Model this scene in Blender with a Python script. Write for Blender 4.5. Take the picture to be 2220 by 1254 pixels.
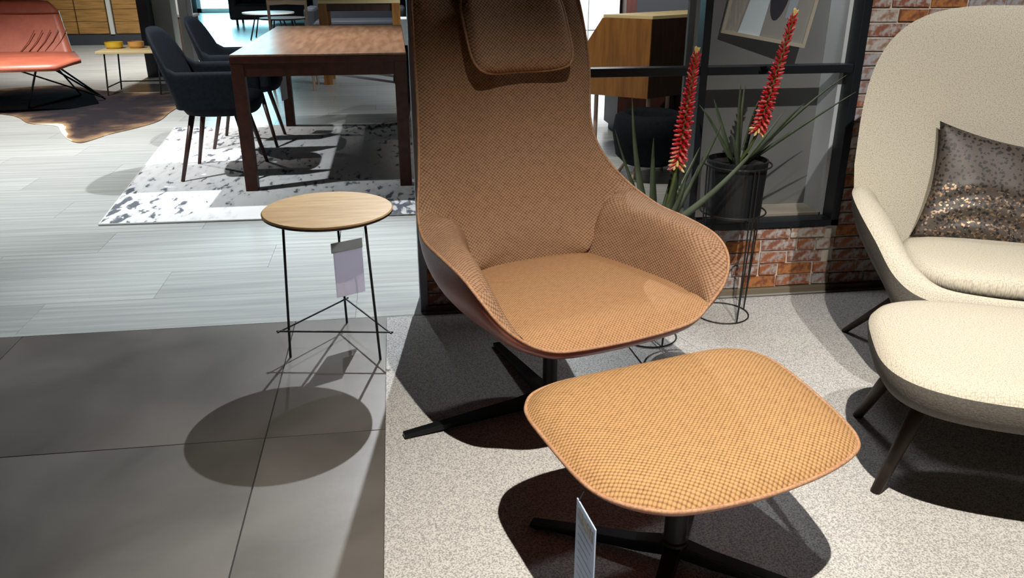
import bpy, bmesh, math, random
from mathutils import Vector, Matrix
random.seed(7)
PI = math.pi
for o in list(bpy.data.objects): bpy.data.objects.remove(o)
S = bpy.context.scene
COL = S.collection
# ------------------------------------------------------------------ camera
cam = bpy.data.cameras.new('camera'); co = bpy.data.objects.new('camera', cam); COL.objects.link(co)
cam.sensor_width = 36; cam.lens = 36*1760/2220; cam.clip_end = 80
co.location = (0, 0, 1.25)
co.rotation_euler = (math.radians(90-22.2), 0, math.radians(-7.9))
S.camera = co
# ------------------------------------------------------------------ world, lights, exposure
w = bpy.data.worlds.new('world'); S.world = w; w.use_nodes = True
w.node_tree.nodes['Background'].inputs[0].default_value = (.8, .9, 1, 1)
w.node_tree.nodes['Background'].inputs[1].default_value = 0.05
S.view_settings.view_transform = 'Standard'; S.view_settings.look = 'None'
S.view_settings.exposure = 0.0; S.view_settings.gamma = 1
S.view_settings.use_curve_mapping = False
def spot(name, loc, tgt, power, ang, blend, col=(1, 1, 1), size=.03):
    l = bpy.data.lights.new(name, 'SPOT'); o = bpy.data.objects.new(name, l); COL.objects.link(o)
    l.energy = power; l.spot_size = math.radians(ang); l.spot_blend = blend; l.color = col; l.shadow_soft_size = size
    o.location = loc
    o.rotation_euler = (Vector(tgt)-Vector(loc)).to_track_quat('-Z', 'Y').to_euler()
SPOTS = [
 ('key', (.44, .45, 2.65), (.78, 1.15, 0), 600, 77, 1.0, (1, .915, .80), .012),
 ('wall', (.95, .45, 2.65), (2.05, 2.35, .50), 260, 56, .9, (1, .95, .88), .012),
 ('back', (.36, 5.1, 2.69), (-.50, 2.55, 0), 640, 53, .75, (.93, .97, 1), .012),
 ('table', (-.5, 5.5, 2.75), (-.75, 5.2, 0), 360, 95, .8, (.95, .98, 1), .02),
 ('left', (-2.9, 6.9, 2.75), (-3.0, 6.9, 0), 620, 100, .8, (1, .97, .93), .02),
 ('mid', (-2.3, 4.2, 2.75), (-2.1, 5.2, 0), 350, 90, .9, (.95, 1, 1), .03),
 ('far', (-2.8, 10.5, 2.75), (-3.3, 11.5, 0), 700, 110, .8, (1, .95, .9), .03),
 ('farmid', (-.9, 12.5, 2.75), (-1.2, 12.5, 0), 450, 110, .8, (.95, .98, 1), .03),
 ('sideboard', (.9, 4.3, 2.75), (1.5, 5.2, .5), 150, 70, .8, (1, .93, .8), .02),
 ('whitewall', (2.2, 6.6, 2.75), (2.1, 8, .6), 800, 90, .8, (.95, .98, 1), .03),
]
for a in SPOTS: spot('spot_'+a[0], *a[1:])
la = bpy.data.lights.new('niche_strip', 'AREA'); la.shape = 'RECTANGLE'; la.size = .42; la.size_y = .05; la.energy = 9; la.color = (.95, .98, 1)
lo_ = bpy.data.objects.new('niche_strip', la); COL.objects.link(lo_); lo_.location = (1.36, 2.955, 2.26); lo_.rotation_euler = (math.radians(-6), 0, 0)

# ------------------------------------------------------------------ helpers
def link(o, parent=None):
    COL.objects.link(o)
    if parent is not None: o.parent = parent
    return o
def empty(name, loc, rz=0, label=None, cat=None, group=None, kind=None):
    o = bpy.data.objects.new(name, None); COL.objects.link(o); o.location = loc; o.rotation_euler = (0, 0, rz)
    o.empty_display_size = .05
    return tag(o, label, cat, group, kind)
def tag(o, label=None, cat=None, group=None, kind=None):
    if label: o['label'] = label
    if cat: o['category'] = cat
    if group: o['group'] = group
    if kind: o['kind'] = kind
    return o
def cr(pts, n, closed=False):
    """Catmull-Rom through pts, n samples per span"""
    P = [Vector(p) for p in pts]; N = len(P); out = []
    spans = N if closed else N-1
    for i in range(spans):
        if closed: a, b, c, d = P[(i-1) % N], P[i], P[(i+1) % N], P[(i+2) % N]
        else: a, b, c, d = P[max(i-1, 0)], P[i], P[i+1], P[min(i+2, N-1)]
        for k in range(n):
            t = k/n
            out.append(.5*((2*b)+(c-a)*t+(2*a-5*b+4*c-d)*t*t+(3*b-a-3*c+d)*t**3))
    if not closed: out.append(P[-1].copy())
    return out
class MB:
    def __init__(s): s.v = []; s.f = []; s.m = []
    def add(s, vs, fs, mi=0):
        b = len(s.v); s.v += [tuple(v) for v in vs]; s.f += [tuple(b+i for i in f) for f in fs]; s.m += [mi]*len(fs); return s
    def box(s, c, d, M=None, mi=0, taper=1):
        x, y, z = d[0]/2, d[1]/2, d[2]/2
        vs = [Vector((i*x*(taper if k < 0 else 1), j*y*(taper if k < 0 else 1), k*z)) for k in (-1, 1) for j in (-1, 1) for i in (-1, 1)]
        if M: vs = [M @ v for v in vs]
        vs = [v+Vector(c) for v in vs]
        return s.add(vs, [(0, 2, 3, 1), (4, 5, 7, 6), (0, 1, 5, 4), (2, 6, 7, 3), (0, 4, 6, 2), (1, 3, 7, 5)], mi)
    def span(s, a, b, mi=0):
        return s.box([(a[i]+b[i])/2 for i in range(3)], [abs(b[i]-a[i]) for i in range(3)], mi=mi)
    def tube(s, pts, r, n=8, closed=False, mi=0, flat=1.0, cap=True):
        pts = [Vector(p) for p in pts]; N = len(pts)
        rs = r if isinstance(r, (list, tuple)) else [r]*N
        vs = []; prev = None
        for i, p in enumerate(pts):
            if closed: t = pts[(i+1) % N]-pts[i-1]
            else: t = pts[min(i+1, N-1)]-pts[max(i-1, 0)]
            t = t.normalized() if t.length > 1e-9 else Vector((0, 0, 1))
            if prev is None:
                a = Vector((0, 0, 1)) if abs(t.z) < .9 else Vector((1, 0, 0))
                x = t.cross(a).normalized()
            else:
                x = prev-t*prev.dot(t); x.normalize()
            prev = x; y = t.cross(x)
            for k in range(n):
                an = 2*PI*k/n
                vs.append(p+x*math.cos(an)*rs[i]+y*math.sin(an)*rs[i]*flat)
        fs = []
        for i in range(N if closed else N-1):
            j = (i+1) % N
            for k in range(n):
                l = (k+1) % n
                fs.append((i*n+k, i*n+l, j*n+l, j*n+k))
        if not closed and cap:
            fs.append(tuple(range(n))[::-1]); fs.append(tuple((N-1)*n+k for k in range(n)))
        return s.add(vs, fs, mi)
    def lathe(s, prof, n=32, c=(0, 0, 0), mi=0):
        vs = []; fs = []
        for r, z in prof:
            for k in range(n):
                a = 2*PI*k/n; vs.append((c[0]+r*math.cos(a), c[1]+r*math.sin(a), c[2]+z))
        for i in range(len(prof)-1):
            for k in range(n):
                l = (k+1) % n
                fs.append((i*n+k, i*n+l, (i+1)*n+l, (i+1)*n+k))
        fs.append(tuple(range(n))[::-1]); fs.append(tuple((len(prof)-1)*n+k for k in range(n)))
        return s.add(vs, fs, mi)
    def grid(s, rows, close_u=False, mi=0, flip=False):
        R = len(rows); Cn = len(rows[0]); vs = [p for r in rows for p in r]; fs = []
        for i in range(R-1):
            for k in range(Cn if close_u else Cn-1):
                l = (k+1) % Cn
                f = (i*Cn+k, i*Cn+l, (i+1)*Cn+l, (i+1)*Cn+k)
                fs.append(f[::-1] if flip else f)
        return s.add(vs, fs, mi)
    def prism(s, poly, z0, z1, mi=0):
        n = len(poly)
        vs = [(p[0], p[1], z0) for p in poly]+[(p[0], p[1], z1) for p in poly]
        fs = [tuple(range(n))[::-1], tuple(range(n, 2*n))]+[(i, (i+1) % n, n+(i+1) % n, n+i) for i in range(n)]
        return s.add(vs, fs, mi)
    def build(s, name, mats, parent=None, smooth=False, bevel=0, loc=None, subsurf=0, uv=False, solid=0, weld=True, segs=2):
        me = bpy.data.meshes.new(name); me.from_pydata([tuple(v) for v in s.v], [], s.f)
        if not isinstance(mats, (list, tuple)): mats = [mats]
        for m in mats: me.materials.append(m)
        for p, mi in zip(me.polygons, s.m): p.material_index = mi
        bm = bmesh.new(); bm.from_mesh(me)
        if weld: bmesh.ops.remove_doubles(bm, verts=bm.verts, dist=1e-5)
        bmesh.ops.recalc_face_normals(bm, faces=bm.faces)
        bm.to_mesh(me); bm.free()
        if smooth:
            for p in me.polygons: p.use_smooth = True
        if uv:
            L = me.uv_layers.new(name='UVMap')
            for p in me.polygons:
                n = p.normal
                for li in p.loop_indices:
                    v = me.vertices[me.loops[li].vertex_index].co
                    if uv == 'z': L.data[li].uv = (v.x, v.y)
                    elif uv == 'y': L.data[li].uv = (v.x, v.z)
                    else: L.data[li].uv = (v.x+.0*v.y, v.z) if abs(n.y) > abs(n.x)*.75 and abs(n.y) > abs(n.z)*.6 else ((v.y, v.z) if abs(n.x) > abs(n.z)*.6 else (v.x, v.y))
        o = bpy.data.objects.new(name, me)
        if loc is not None: o.location = loc
        link(o, parent)
        if solid:
            m = o.modifiers.new('s', 'SOLIDIFY'); m.thickness = solid; m.offset = 0
        if bevel:
            m = o.modifiers.new('b', 'BEVEL'); m.width = bevel; m.segments = segs; m.limit_method = 'ANGLE'; m.angle_limit = math.radians(40)
        if subsurf:
            m = o.modifiers.new('ss', 'SUBSURF'); m.levels = subsurf; m.render_levels = subsurf
        return o
# ------------------------------------------------------------------ materials
def mat(name, col, rough=.6, metal=0, spec=.5, var=None, scale=8, stretch=(1, 1, 1), detail=4, bump=0, bscale=None, emit=None, coord='Object', lo=.35, hi=.65, sheen=0, dist=0):
    m = bpy.data.materials.new(name); m.use_nodes = True; N = m.node_tree.nodes; L = m.node_tree.links
    b = N['Principled BSDF']
    b.inputs['Base Color'].default_value = (*col, 1); b.inputs['Roughness'].default_value = rough
    b.inputs['Metallic'].default_value = metal; b.inputs['Specular IOR Level'].default_value = spec
    if sheen: b.inputs['Sheen Weight'].default_value = sheen
    if emit: b.inputs['Emission Color'].default_value = (*emit[0], 1); b.inputs['Emission Strength'].default_value = emit[1]
    if var or bump:
        tc = N.new('ShaderNodeTexCoord'); mp = N.new('ShaderNodeMapping'); mp.inputs['Scale'].default_value = stretch
        L.new(tc.outputs[coord], mp.inputs[0])
        nz = N.new('ShaderNodeTexNoise'); nz.inputs['Scale'].default_value = scale; nz.inputs['Detail'].default_value = detail
        nz.inputs['Distortion'].default_value = dist
        L.new(mp.outputs[0], nz.inputs['Vector'])
        if var:
            r = N.new('ShaderNodeValToRGB'); r.color_ramp.elements[0].position = lo; r.color_ramp.elements[1].position = hi
            r.color_ramp.elements[0].color = (*col, 1); r.color_ramp.elements[1].color = (*var, 1)
            L.new(nz.outputs[0], r.inputs[0]); L.new(r.outputs[0], b.inputs['Base Color'])
        if bump:
            n2 = N.new('ShaderNodeTexNoise'); n2.inputs['Scale'].default_value = bscale or scale; n2.inputs['Detail'].default_value = 2
            L.new(mp.outputs[0], n2.inputs['Vector'])
            bp = N.new('ShaderNodeBump'); bp.inputs['Strength'].default_value = bump; bp.inputs['Distance'].default_value = .004
            L.new(n2.outputs[0], bp.inputs['Height']); L.new(bp.outputs[0], b.inputs['Normal'])
    return m
def weave(name, c1, c2, cell, rnd=.2, rough=.85, bump=.5, skew=.0, sheen=.0, mid=.35):
    """dotted woven cloth, laid out on UVs measured in metres"""
    m = bpy.data.materials.new(name); m.use_nodes = True; N = m.node_tree.nodes; L = m.node_tree.links
    b = N['Principled BSDF']; b.inputs['Roughness'].default_value = rough; b.inputs['Specular IOR Level'].default_value = .15
    b.inputs['Sheen Weight'].default_value = sheen
    tc = N.new('ShaderNodeTexCoord'); mp = N.new('ShaderNodeMapping')
    mp.inputs['Rotation'].default_value = (0, 0, skew); mp.inputs['Scale'].default_value = (1/cell, 1/cell*1.25, 1)
    L.new(tc.outputs['UV'], mp.inputs[0])
    vo = N.new('ShaderNodeTexVoronoi'); vo.voronoi_dimensions = '2D'; vo.inputs['Scale'].default_value = 1; vo.inputs['Randomness'].default_value = rnd
    L.new(mp.outputs[0], vo.inputs['Vector'])
    nz = N.new('ShaderNodeTexNoise'); nz.inputs['Scale'].default_value = .35; nz.inputs['Detail'].default_value = 3
    L.new(mp.outputs[0], nz.inputs['Vector'])
    ad = N.new('ShaderNodeMath'); ad.operation = 'MULTIPLY_ADD'; ad.inputs[1].default_value = .22
    L.new(nz.outputs[0], ad.inputs[0]); L.new(vo.outputs['Distance'], ad.inputs[2])
    r = N.new('ShaderNodeValToRGB'); r.color_ramp.elements[0].position = mid; r.color_ramp.elements[0].color = (*c1, 1)
    r.color_ramp.elements[1].position = mid+.5; r.color_ramp.elements[1].color = (*c2, 1)
    L.new(ad.outputs[0], r.inputs[0]); L.new(r.outputs[0], b.inputs['Base Color'])
    bp = N.new('ShaderNodeBump'); bp.invert = True; bp.inputs['Strength'].default_value = bump; bp.inputs['Distance'].default_value = .003
    L.new(vo.outputs['Distance'], bp.inputs['Height']); L.new(bp.outputs[0], b.inputs['Normal'])
    return m
M = {}
M['tan'] = weave('tan_weave', (.34, .205, .122), (.060, .027, .019), .0080, rnd=.10, skew=.785, mid=.36)
M['tanwarmlit'] = weave('tan_weave_warm_lit', (.42, .245, .108), (.075, .032, .016), .0084, rnd=.10, skew=.785, mid=.36)  # chair cloth again; the ottoman's warmer light is put into its colour
M['tanfine'] = weave('tan_weave_seat', (.39, .225, .112), (.10, .043, .022), .0066, rnd=.1, skew=.785, mid=.38)
M['cord'] = mat('piping_cord', (.40, .235, .13), .7, var=(.27, .13, .07), scale=200)
M['leather'] = mat('brown_leather', (.20, .045, .028), .34, var=(.26, .065, .040), scale=5, bump=.15, bscale=180)
M['blackmetal'] = mat('black_metal', (.012, .013, .014), .42, .6)
M['blackwire'] = mat('black_wire', (.01, .01, .011), .5)
M['dtile'] = mat('dark_stone_tile', (.080, .075, .068), .42, var=(.150, .142, .132), scale=1.9, detail=7, bump=.05, bscale=60, dist=.6)
M['dtile2'] = mat('dark_stone_tile_brown', (.078, .070, .063), .40, var=(.145, .132, .120), scale=1.6, detail=7, bump=.05, bscale=60, dist=.8)
M['grout'] = mat('dark_grout', (.02, .021, .022), .9)
M['plgrout'] = mat('plank_grout', (.17, .18, .18), .9)
M['pl'] = [mat('plank_tile_%s' % n, tuple(c*k for c in (.33, .345, .335)), .27, var=tuple(c*k for c in (.48, .50, .485)), scale=3.5, stretch=(.35, 9, 1), detail=6, coord='Object', lo=.3, hi=.7) for n, k in (('pale', 1.05), ('grey', .93), ('plain', 1.0), ('warm', .98))]
M['rug'] = mat('speckled_rug', (.27, .265, .26), .95, spec=.1, var=(.57, .565, .55), scale=260, detail=5, bump=.5, bscale=500, lo=.38, hi=.58)
M['mortar'] = mat('pale_mortar', (.62, .57, .51), .95, var=(.48, .43, .38), scale=30, bump=.5, bscale=90)
brk = [((.36, .13, .06), (.42, .36, .34)), ((.46, .19, .07), (.24, .09, .05)), ((.42, .42, .45), (.30, .18, .14)), ((.28, .11, .07), (.46, .42, .40)), ((.52, .49, .46), (.34, .20, .14))]
M['brick'] = [mat('brick_clay_%d' % i, a, .9, spec=.2, var=b_, scale=48, detail=8, bump=.8, bscale=80, lo=.44, hi=.60) for i, (a, b_) in enumerate(brk)]
M['frame'] = mat('dark_steel_frame', (.018, .021, .027), .38, .3)
M['greypost'] = mat('grey_steel_post', (.22, .22, .25), .4, .3)
M['niche'] = mat('grey_painted_board', (.19, .195, .19), .6, var=(.15, .155, .155), scale=3)
M['nicheside'] = mat('pale_grey_painted_board', (.62, .66, .69), .6, var=(.52, .56, .58), scale=4)
M['sill'] = mat('beige_sill_board', (.30, .27, .22), .6)
M['skirting'] = mat('tan_skirting', (.20, .165, .115), .6)
M['walnut'] = mat('walnut_wood', (.030, .008, .004), .45, spec=.25, var=(.055, .015, .007), scale=4, stretch=(6, 1, 6), detail=6)
M['walnuttop'] = mat('walnut_top', (.20, .098, .052), .30, var=(.30, .160, .088), scale=3.5, stretch=(9, 1, 1), detail=7)
M['oak'] = mat('oak_veneer', (.62, .40, .165), .5, var=(.50, .29, .10), scale=7, stretch=(1, 7, 1), detail=6, bump=.05)
M['ochre'] = mat('ochre_oak', (.30, .125, .022), .5, var=(.19, .075, .012), scale=5, stretch=(7, 7, .8), detail=6)
M['ochreh'] = mat('ochre_oak_boards', (.36, .20, .055), .5, var=(.20, .105, .03), scale=4, stretch=(.8, 1, 12), detail=6)
M['darkbrown'] = mat('dark_brown_wood', (.022, .010, .006), .5, var=(.04, .018, .01), scale=6, stretch=(6, 6, 1))
M['seam'] = mat('dark_joint', (.02, .01, .006), .8)
M['teal'] = mat('dark_teal_felt', (.005, .007, .010), .8, spec=.12, var=(.008, .011, .016), scale=60)
M['coral'] = mat('coral_leather', (.52, .15, .085), .42, var=(.43, .11, .065), scale=6, bump=.25, bscale=25)
M['cream'] = weave('cream_wool', (.52, .485, .40), (.37, .34, .28), .004, rnd=.7, bump=.35, mid=.3)
M['creamshade'] = mat('shaded_wool_shell', (.085, .078, .068), .9, var=(.12, .11, .095), scale=200, bump=.3, bscale=300)  # shade on the outer sides of the cream pieces, put into the colour
M['darkwoodleg'] = mat('dark_stained_leg', (.022, .013, .009), .5, spec=.25, var=(.035, .02, .013), scale=10, stretch=(5, 5, 1))
def paper(name, col):
    m = mat(name, col, .5); N = m.node_tree.nodes; L = m.node_tree.links; b = N['Principled BSDF']
    t = N.new('ShaderNodeBsdfTranslucent'); t.inputs[0].default_value = (*col, 1); x = N.new('ShaderNodeMixShader'); x.inputs[0].default_value = .5
    L.new(b.outputs[0], x.inputs[1]); L.new(t.outputs[0], x.inputs[2]); L.new(x.outputs[0], N['Material Output'].inputs[0]); return m
M['paper'] = paper('white_card', (.85, .82, .90))
M['bluepaper'] = paper('pale_blue_card', (.66, .78, .95))
M['blueprint'] = mat('faded_print', (.42, .52, .68), .6)
M['greyprint'] = mat('grey_print', (.20, .21, .25), .5, var=(.38, .40, .46), scale=120, lo=.45, hi=.55)
M['plastic'] = paper('clear_grey_plastic', (.62, .62, .60))
M['potblack'] = mat('black_pot', (.008, .009, .011), .45)
M['soil'] = mat('potting_soil', (.012, .010, .008), .95, bump=1, bscale=80)
M['aloe'] = mat('aloe_green', (.040, .062, .030), .42, var=(.085, .115, .070), scale=9, stretch=(3, 3, 1))
M['aloepale'] = mat('aloe_grey_green', (.11, .145, .10), .45, var=(.07, .10, .06), scale=12)
M['stem'] = mat('flower_stem', (.09, .12, .035), .6)
M['red'] = mat('red_flower', (.62, .018, .022), .45, var=(.42, .008, .014), scale=60)
M['pink'] = mat('pink_flower', (.72, .16, .12), .45)
M['yellow'] = mat('pale_yellow_flower', (.72, .55, .22), .5)
M['bowl'] = mat('yellow_glaze', (.70, .48, .035), .25)
M['bowl2'] = mat('amber_glaze', (.68, .36, .10), .3)
M['white'] = mat('white_lacquer', (.80, .81, .81), .4)
M['darkcol'] = mat('charcoal_board', (.03, .034, .042), .5)
M['greypanel'] = mat('grey_green_panel', (.46, .49, .45), .6)
M['plaster'] = mat('grey_plaster', (.10, .10, .10), .9)
M['darkplaster'] = mat('dark_plaster', (.02, .02, .022), .9)
M['glow'] = mat('daylit_glass', (.6, .85, .95), .3, emit=((.36, .82, 1.0), 12))
M['shopwhite'] = mat('backlit_white', (.9, .9, .9), .5, emit=((1, .97, .95), 3))
M['lamp'] = mat('lamp_lens', (1, 1, 1), .4, emit=((1, .95, .88), 20))
M['cowdark'] = None

# ------------------------------------------------------------------ room shell
def struct(name, mb, m, **k):
    return tag(mb.build(name, m, **k), kind='structure')
floor = empty('floor', (0, 0, 0), kind='structure')
MB().span((-8, -4, -.05), (6, 2.83, -.004)).build('subfloor', M['grout'], floor)
MB().span((-8, 2.83, -.05), (6, 22, -.004)).build('subfloor', M['plgrout'], floor)
# dark stone tiles, 80 cm
me_t = []
for k in range(2):
    o = MB().box((0, 0, -.006), (.946, .796, .012)).build('stone_tile', M['dtile' if k == 0 else 'dtile2'], floor, bevel=.001, segs=1)
    me_t.append(o.data); bpy.data.objects.remove(o)
def piece(name, me, loc, parent, rz=0, scale=None):
    o = bpy.data.objects.new(name, me); COL.objects.link(o); o.parent = parent; o.location = loc
    if rz: o.rotation_euler = (0, 0, rz)
    if scale: o.scale = scale
    return o
ti = 0
for j in range(6):
    for i in range(-4, 3):
        piece('stone_tile', me_t[random.randint(0, 1)], (-.418+.475+.95*i, 2.43-.8*j, 0), floor, rz=PI*random.randint(0, 1)); ti += 1
# pale plank tiles
pm = []
for m_ in M['pl']:
    o = MB().box((0, 0, -.006), (1.1985, .2985, .012)).build('plank_tile', m_, floor); pm.append(o.data); bpy.data.objects.remove(o)
for r in range(26):
    off = (r % 3)*.4
    for c in range(9):
        piece('plank_tile', pm[random.randint(0, 3)], (-6.2+off+1.2*c+.6, 2.83+.3*r+.15, 0), floor, rz=PI*random.randint(0, 1))
fb = MB()
for r in range(26, 64):
    off = (r % 3)*.4
    for c in range(9): fb.box((-6.2+off+1.2*c+.6, 2.83+.3*r+.15, -.006), (1.197, .297, .012))
tag(fb.build('plank_tiles_far', M['pl'][2], floor), kind='stuff')
sb = MB()
for x0, x1 in ((-8, -6.2), (5.4, 6)): sb.span((x0, 2.83, -.012), (x1, 22, 0))
for x0, x1 in ((-8, -4.22), (2.43, 6)): sb.span((x0, -4, -.012), (x1, 2.83, 0))
sb.span((-4.22, -4, -.012), (2.43, -1.97, 0))
tag(sb.build('floor_margin', M['dtile']), kind='structure').name = 'trim_3'
struct('wall_far', MB().span((-8, 22, 0), (6, 22.1, 3.3)), M['plaster'])
struct('wall_left', MB().span((-8.1, -4, 0), (-8, 22, 3.3)), M['plaster'])
struct('wall_right', MB().span((6, -4, 0), (6.1, 22, 3.3)), M['darkplaster'])
struct('wall_near', MB().span((-8, -4.1, 0), (6, -4, 3.3)), M['darkplaster'])
struct('ceiling', MB().span((-8, -4, 3.3), (6, 22, 3.4)), M['darkplaster'])
# daylit shop front far away (its light lies on the polished floor)
wn = empty('window_2', (-3.85, 21.9, 0), kind='structure')
MB().span((-.80, 0, .10), (.80, .02, 2.9)).build('pane', M['glow'], wn)
wf = MB()
for x in (-.85, .85): wf.span((x-.05, -.05, 0), (x+.05, .05, 3.0))
wf.span((-.9, -.05, 2.9), (.9, .05, 3.0)); wf.span((-.9, -.05, 0), (.9, .05, .10))
wf.build('frame', M['white'], wn)

# ------------------------------------------------------------------ brick wall with steel framed opening
wb = empty('wall_back', (0, 2.86, 0), kind='structure')
WX0, WX1, OX0, OX1, OZ0, OZ1 = .065, 3.4, .45, 1.69, .275, 2.35
core = MB()
core.span((WX0, .008, 0), (OX0, .14, 3.3)); core.span((OX0, .008, 0), (OX1, .14, OZ0)); core.span((OX1, .008, 0), (WX1, .14, 3.3)); core.span((OX0, .008, OZ1), (OX1, .14, 3.3))
core.build('mortar', M['mortar'], wb)
lens = [.07, .105, .14]
bmesh_cache = {}
def brick_mesh(li, mi):
    if (li, mi) not in bmesh_cache:
        mb = MB(); L_ = lens[li]; mb.box((0, 0, 0), (L_, .012, .041))
        o = mb.build('brick', M['brick'][mi], None, bevel=.002, segs=1)
        me = o.data; random.seed(li*7+mi)
        for v in me.vertices: v.co.x += random.uniform(-.0025, .0025); v.co.z += random.uniform(-.002, .002)
        bmesh_cache[(li, mi)] = me; bpy.data.objects.remove(o)
    return bmesh_cache[(li, mi)]
nb = 0
def lay(x0, x1, z0, z1, seed):
    global nb
    random.seed(seed); z = z0
    while z+.045 <= z1+.004:
        x = x0
        while x < x1-.03:
            rest = x1-x; li = random.choice((0, 1, 2, 2, 2))
            while li > 0 and lens[li] > rest-.002: li -= 1
            L_ = lens[li]
            if L_ > rest: break
            dy = random.uniform(-.002, .003)
            piece('brick', brick_mesh(li, random.choice((0, 0, 1, 1, 2, 3, 3, 4, 2))), (x+L_/2+.004, .005+dy, z+.0235), wb); nb += 1
            x += L_+.009
        z += .0505
lay(OX0, OX1, .024, OZ0, 3)
lay(WX0, OX0, .024, .60, 4)
lay(OX1+.002, 2.55, .024, 1.36, 5)
print('bricks', nb)
tag(MB().span((WX0, 2.845, 0), (WX1, 2.866, .022)).build('baseboard_back', M['skirting'], bevel=.002), kind='structure')
win = empty('window_1', (0, 2.86, 0), kind='structure')
fr = MB(); fr.span((OX0, -.012, OZ0), (OX1, .06, OZ0+.026)); fr.span((OX0, -.012, OZ0), (OX0+.03, .06, OZ1)); fr.span((OX1-.032, -.012, OZ0), (OX1, .06, OZ1)); fr.span((OX0, -.012, OZ1-.03), (OX1, .06, OZ1))
fr.build('frame', M['frame'], win, bevel=.002)
MB().span((1.074, -.008, OZ0+.026), (1.102, .05, OZ1-.03)).build('mullion', M['frame'], win, bevel=.002)
for a, b in ((OX0+.03, 1.074), (1.102, OX1-.032)):
    MB().span((a, -.006, .860), (b, .045, .890)).build('transom', M['frame'], win, bevel=.002)
tag(MB().span((.045, 2.85, 0), (.075, 3.01, 3.3)).build('trim_1', M['greypost'], bevel=.003), kind='structure')
# grey display niche behind the right-hand light
nc = empty('wall_niche', (0, 3.0, 0), kind='structure')
MB().span((1.09, .06, OZ0), (1.66, .08, 2.35)).build('back_panel', M['niche'], nc)
MB().span((1.645, -.075, OZ0+.02), (1.665, .27, 2.35)).build('side_panel', M['nicheside'], nc)
MB().span((1.10, -.075, OZ0+.015), (1.65, .06, OZ0+.033)).build('sill', M['sill'], nc)

_s = MB().span((-.22, -.03, 0), (.22, .03, .03)).build('niche_lamp', M['blackmetal'], bevel=.003); _s.location = (1.36, 2.955, 2.265); tag(_s, 'slim lamp strip inside the grey display niche above the picture', 'lamp')
# framed abstract picture hanging in the niche
def artwork():
    a = Vector((1.206, 3.030, .992)); b = Vector((1.505, 2.955, .940))
    U = (b-a).normalized(); n = Vector((U.y, -U.x, 0)).normalized(); W = n.cross(U) * -1
    if W.z < 0: W = -W
    r = empty('framed_picture', a, label='pale wood framed abstract picture hanging behind the right window pane', cat='picture')
    wd = (b-a).length; ht = .46
    Mx = Matrix((U, n, W)).transposed()
    def quad(p0, p1, d0, d1, mb):
        vs = [Mx @ Vector((x, y, z)) for z in (p0[1], p1[1]) for y in (d0, d1) for x in (p0[0], p1[0])]
        mb.add(vs, [(0, 2, 3, 1), (4, 5, 7, 6), (0, 1, 5, 4), (2, 6, 7, 3), (0, 4, 6, 2), (1, 3, 7, 5)])
        return mb
    f = MB(); t = .012
    quad((0, 0), (wd, t), -.01, .012, f); quad((0, ht-t), (wd, ht), -.01, .012, f); quad((0, t), (t, ht-t), -.01, .012, f); quad((wd-t, t), (wd, ht-t), -.01, .012, f)
    f.build('frame', M['fpic'], r)
    quad((t, t), (wd-t, ht-t), -.006, .002, MB()).build('paper', M['artgrey'], r)
    def shape(pts, m, d):
        mb = MB(); n_ = len(pts)
        vs = [Mx @ Vector((x, .002, z)) for x, z in pts]+[Mx @ Vector((x, .002+d, z)) for x, z in pts]
        mb.add(vs, [tuple(range(n_))[::-1], tuple(range(n_, 2*n_))]+[(i, (i+1) % n_, n_+(i+1) % n_, n_+i) for i in range(n_)])
        mb.build('colour_field', m, r)
    shape([(.062, t), (.142, t), (.15, .30), (.10, .34)], M['artblue'], .0012)
    shape([(t, t), (.055, t), (.075, .2), (.03, .34), (t, .34)], M['artbeige'], .0010)
    el = [(.178+.034*math.cos(q), .20+.125*math.sin(q)) for q in [2*PI*i/24 for i in range(24)]]
    shape(el, M['artnavy'], .0016)
    shape([(.215, .09), (.245, .09), (.25, .4), (.22, .4)], M['artblue2'], .0013)
M['fpic'] = mat('pale_picture_frame', (.42, .38, .30), .5)
M['artgrey'] = mat('art_grey', (.26, .26, .25), .7); M['artblue'] = mat('art_ice_blue', (.55, .66, .72), .7)
M['artbeige'] = mat('art_beige', (.36, .35, .31), .7, var=(.28, .27, .25), scale=20, stretch=(6, 6, 1)); M['artnavy'] = mat('art_navy', (.012, .015, .03), .6)
M['artblue2'] = mat('art_dull_blue', (.30, .36, .42), .7)
artwork()

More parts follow.
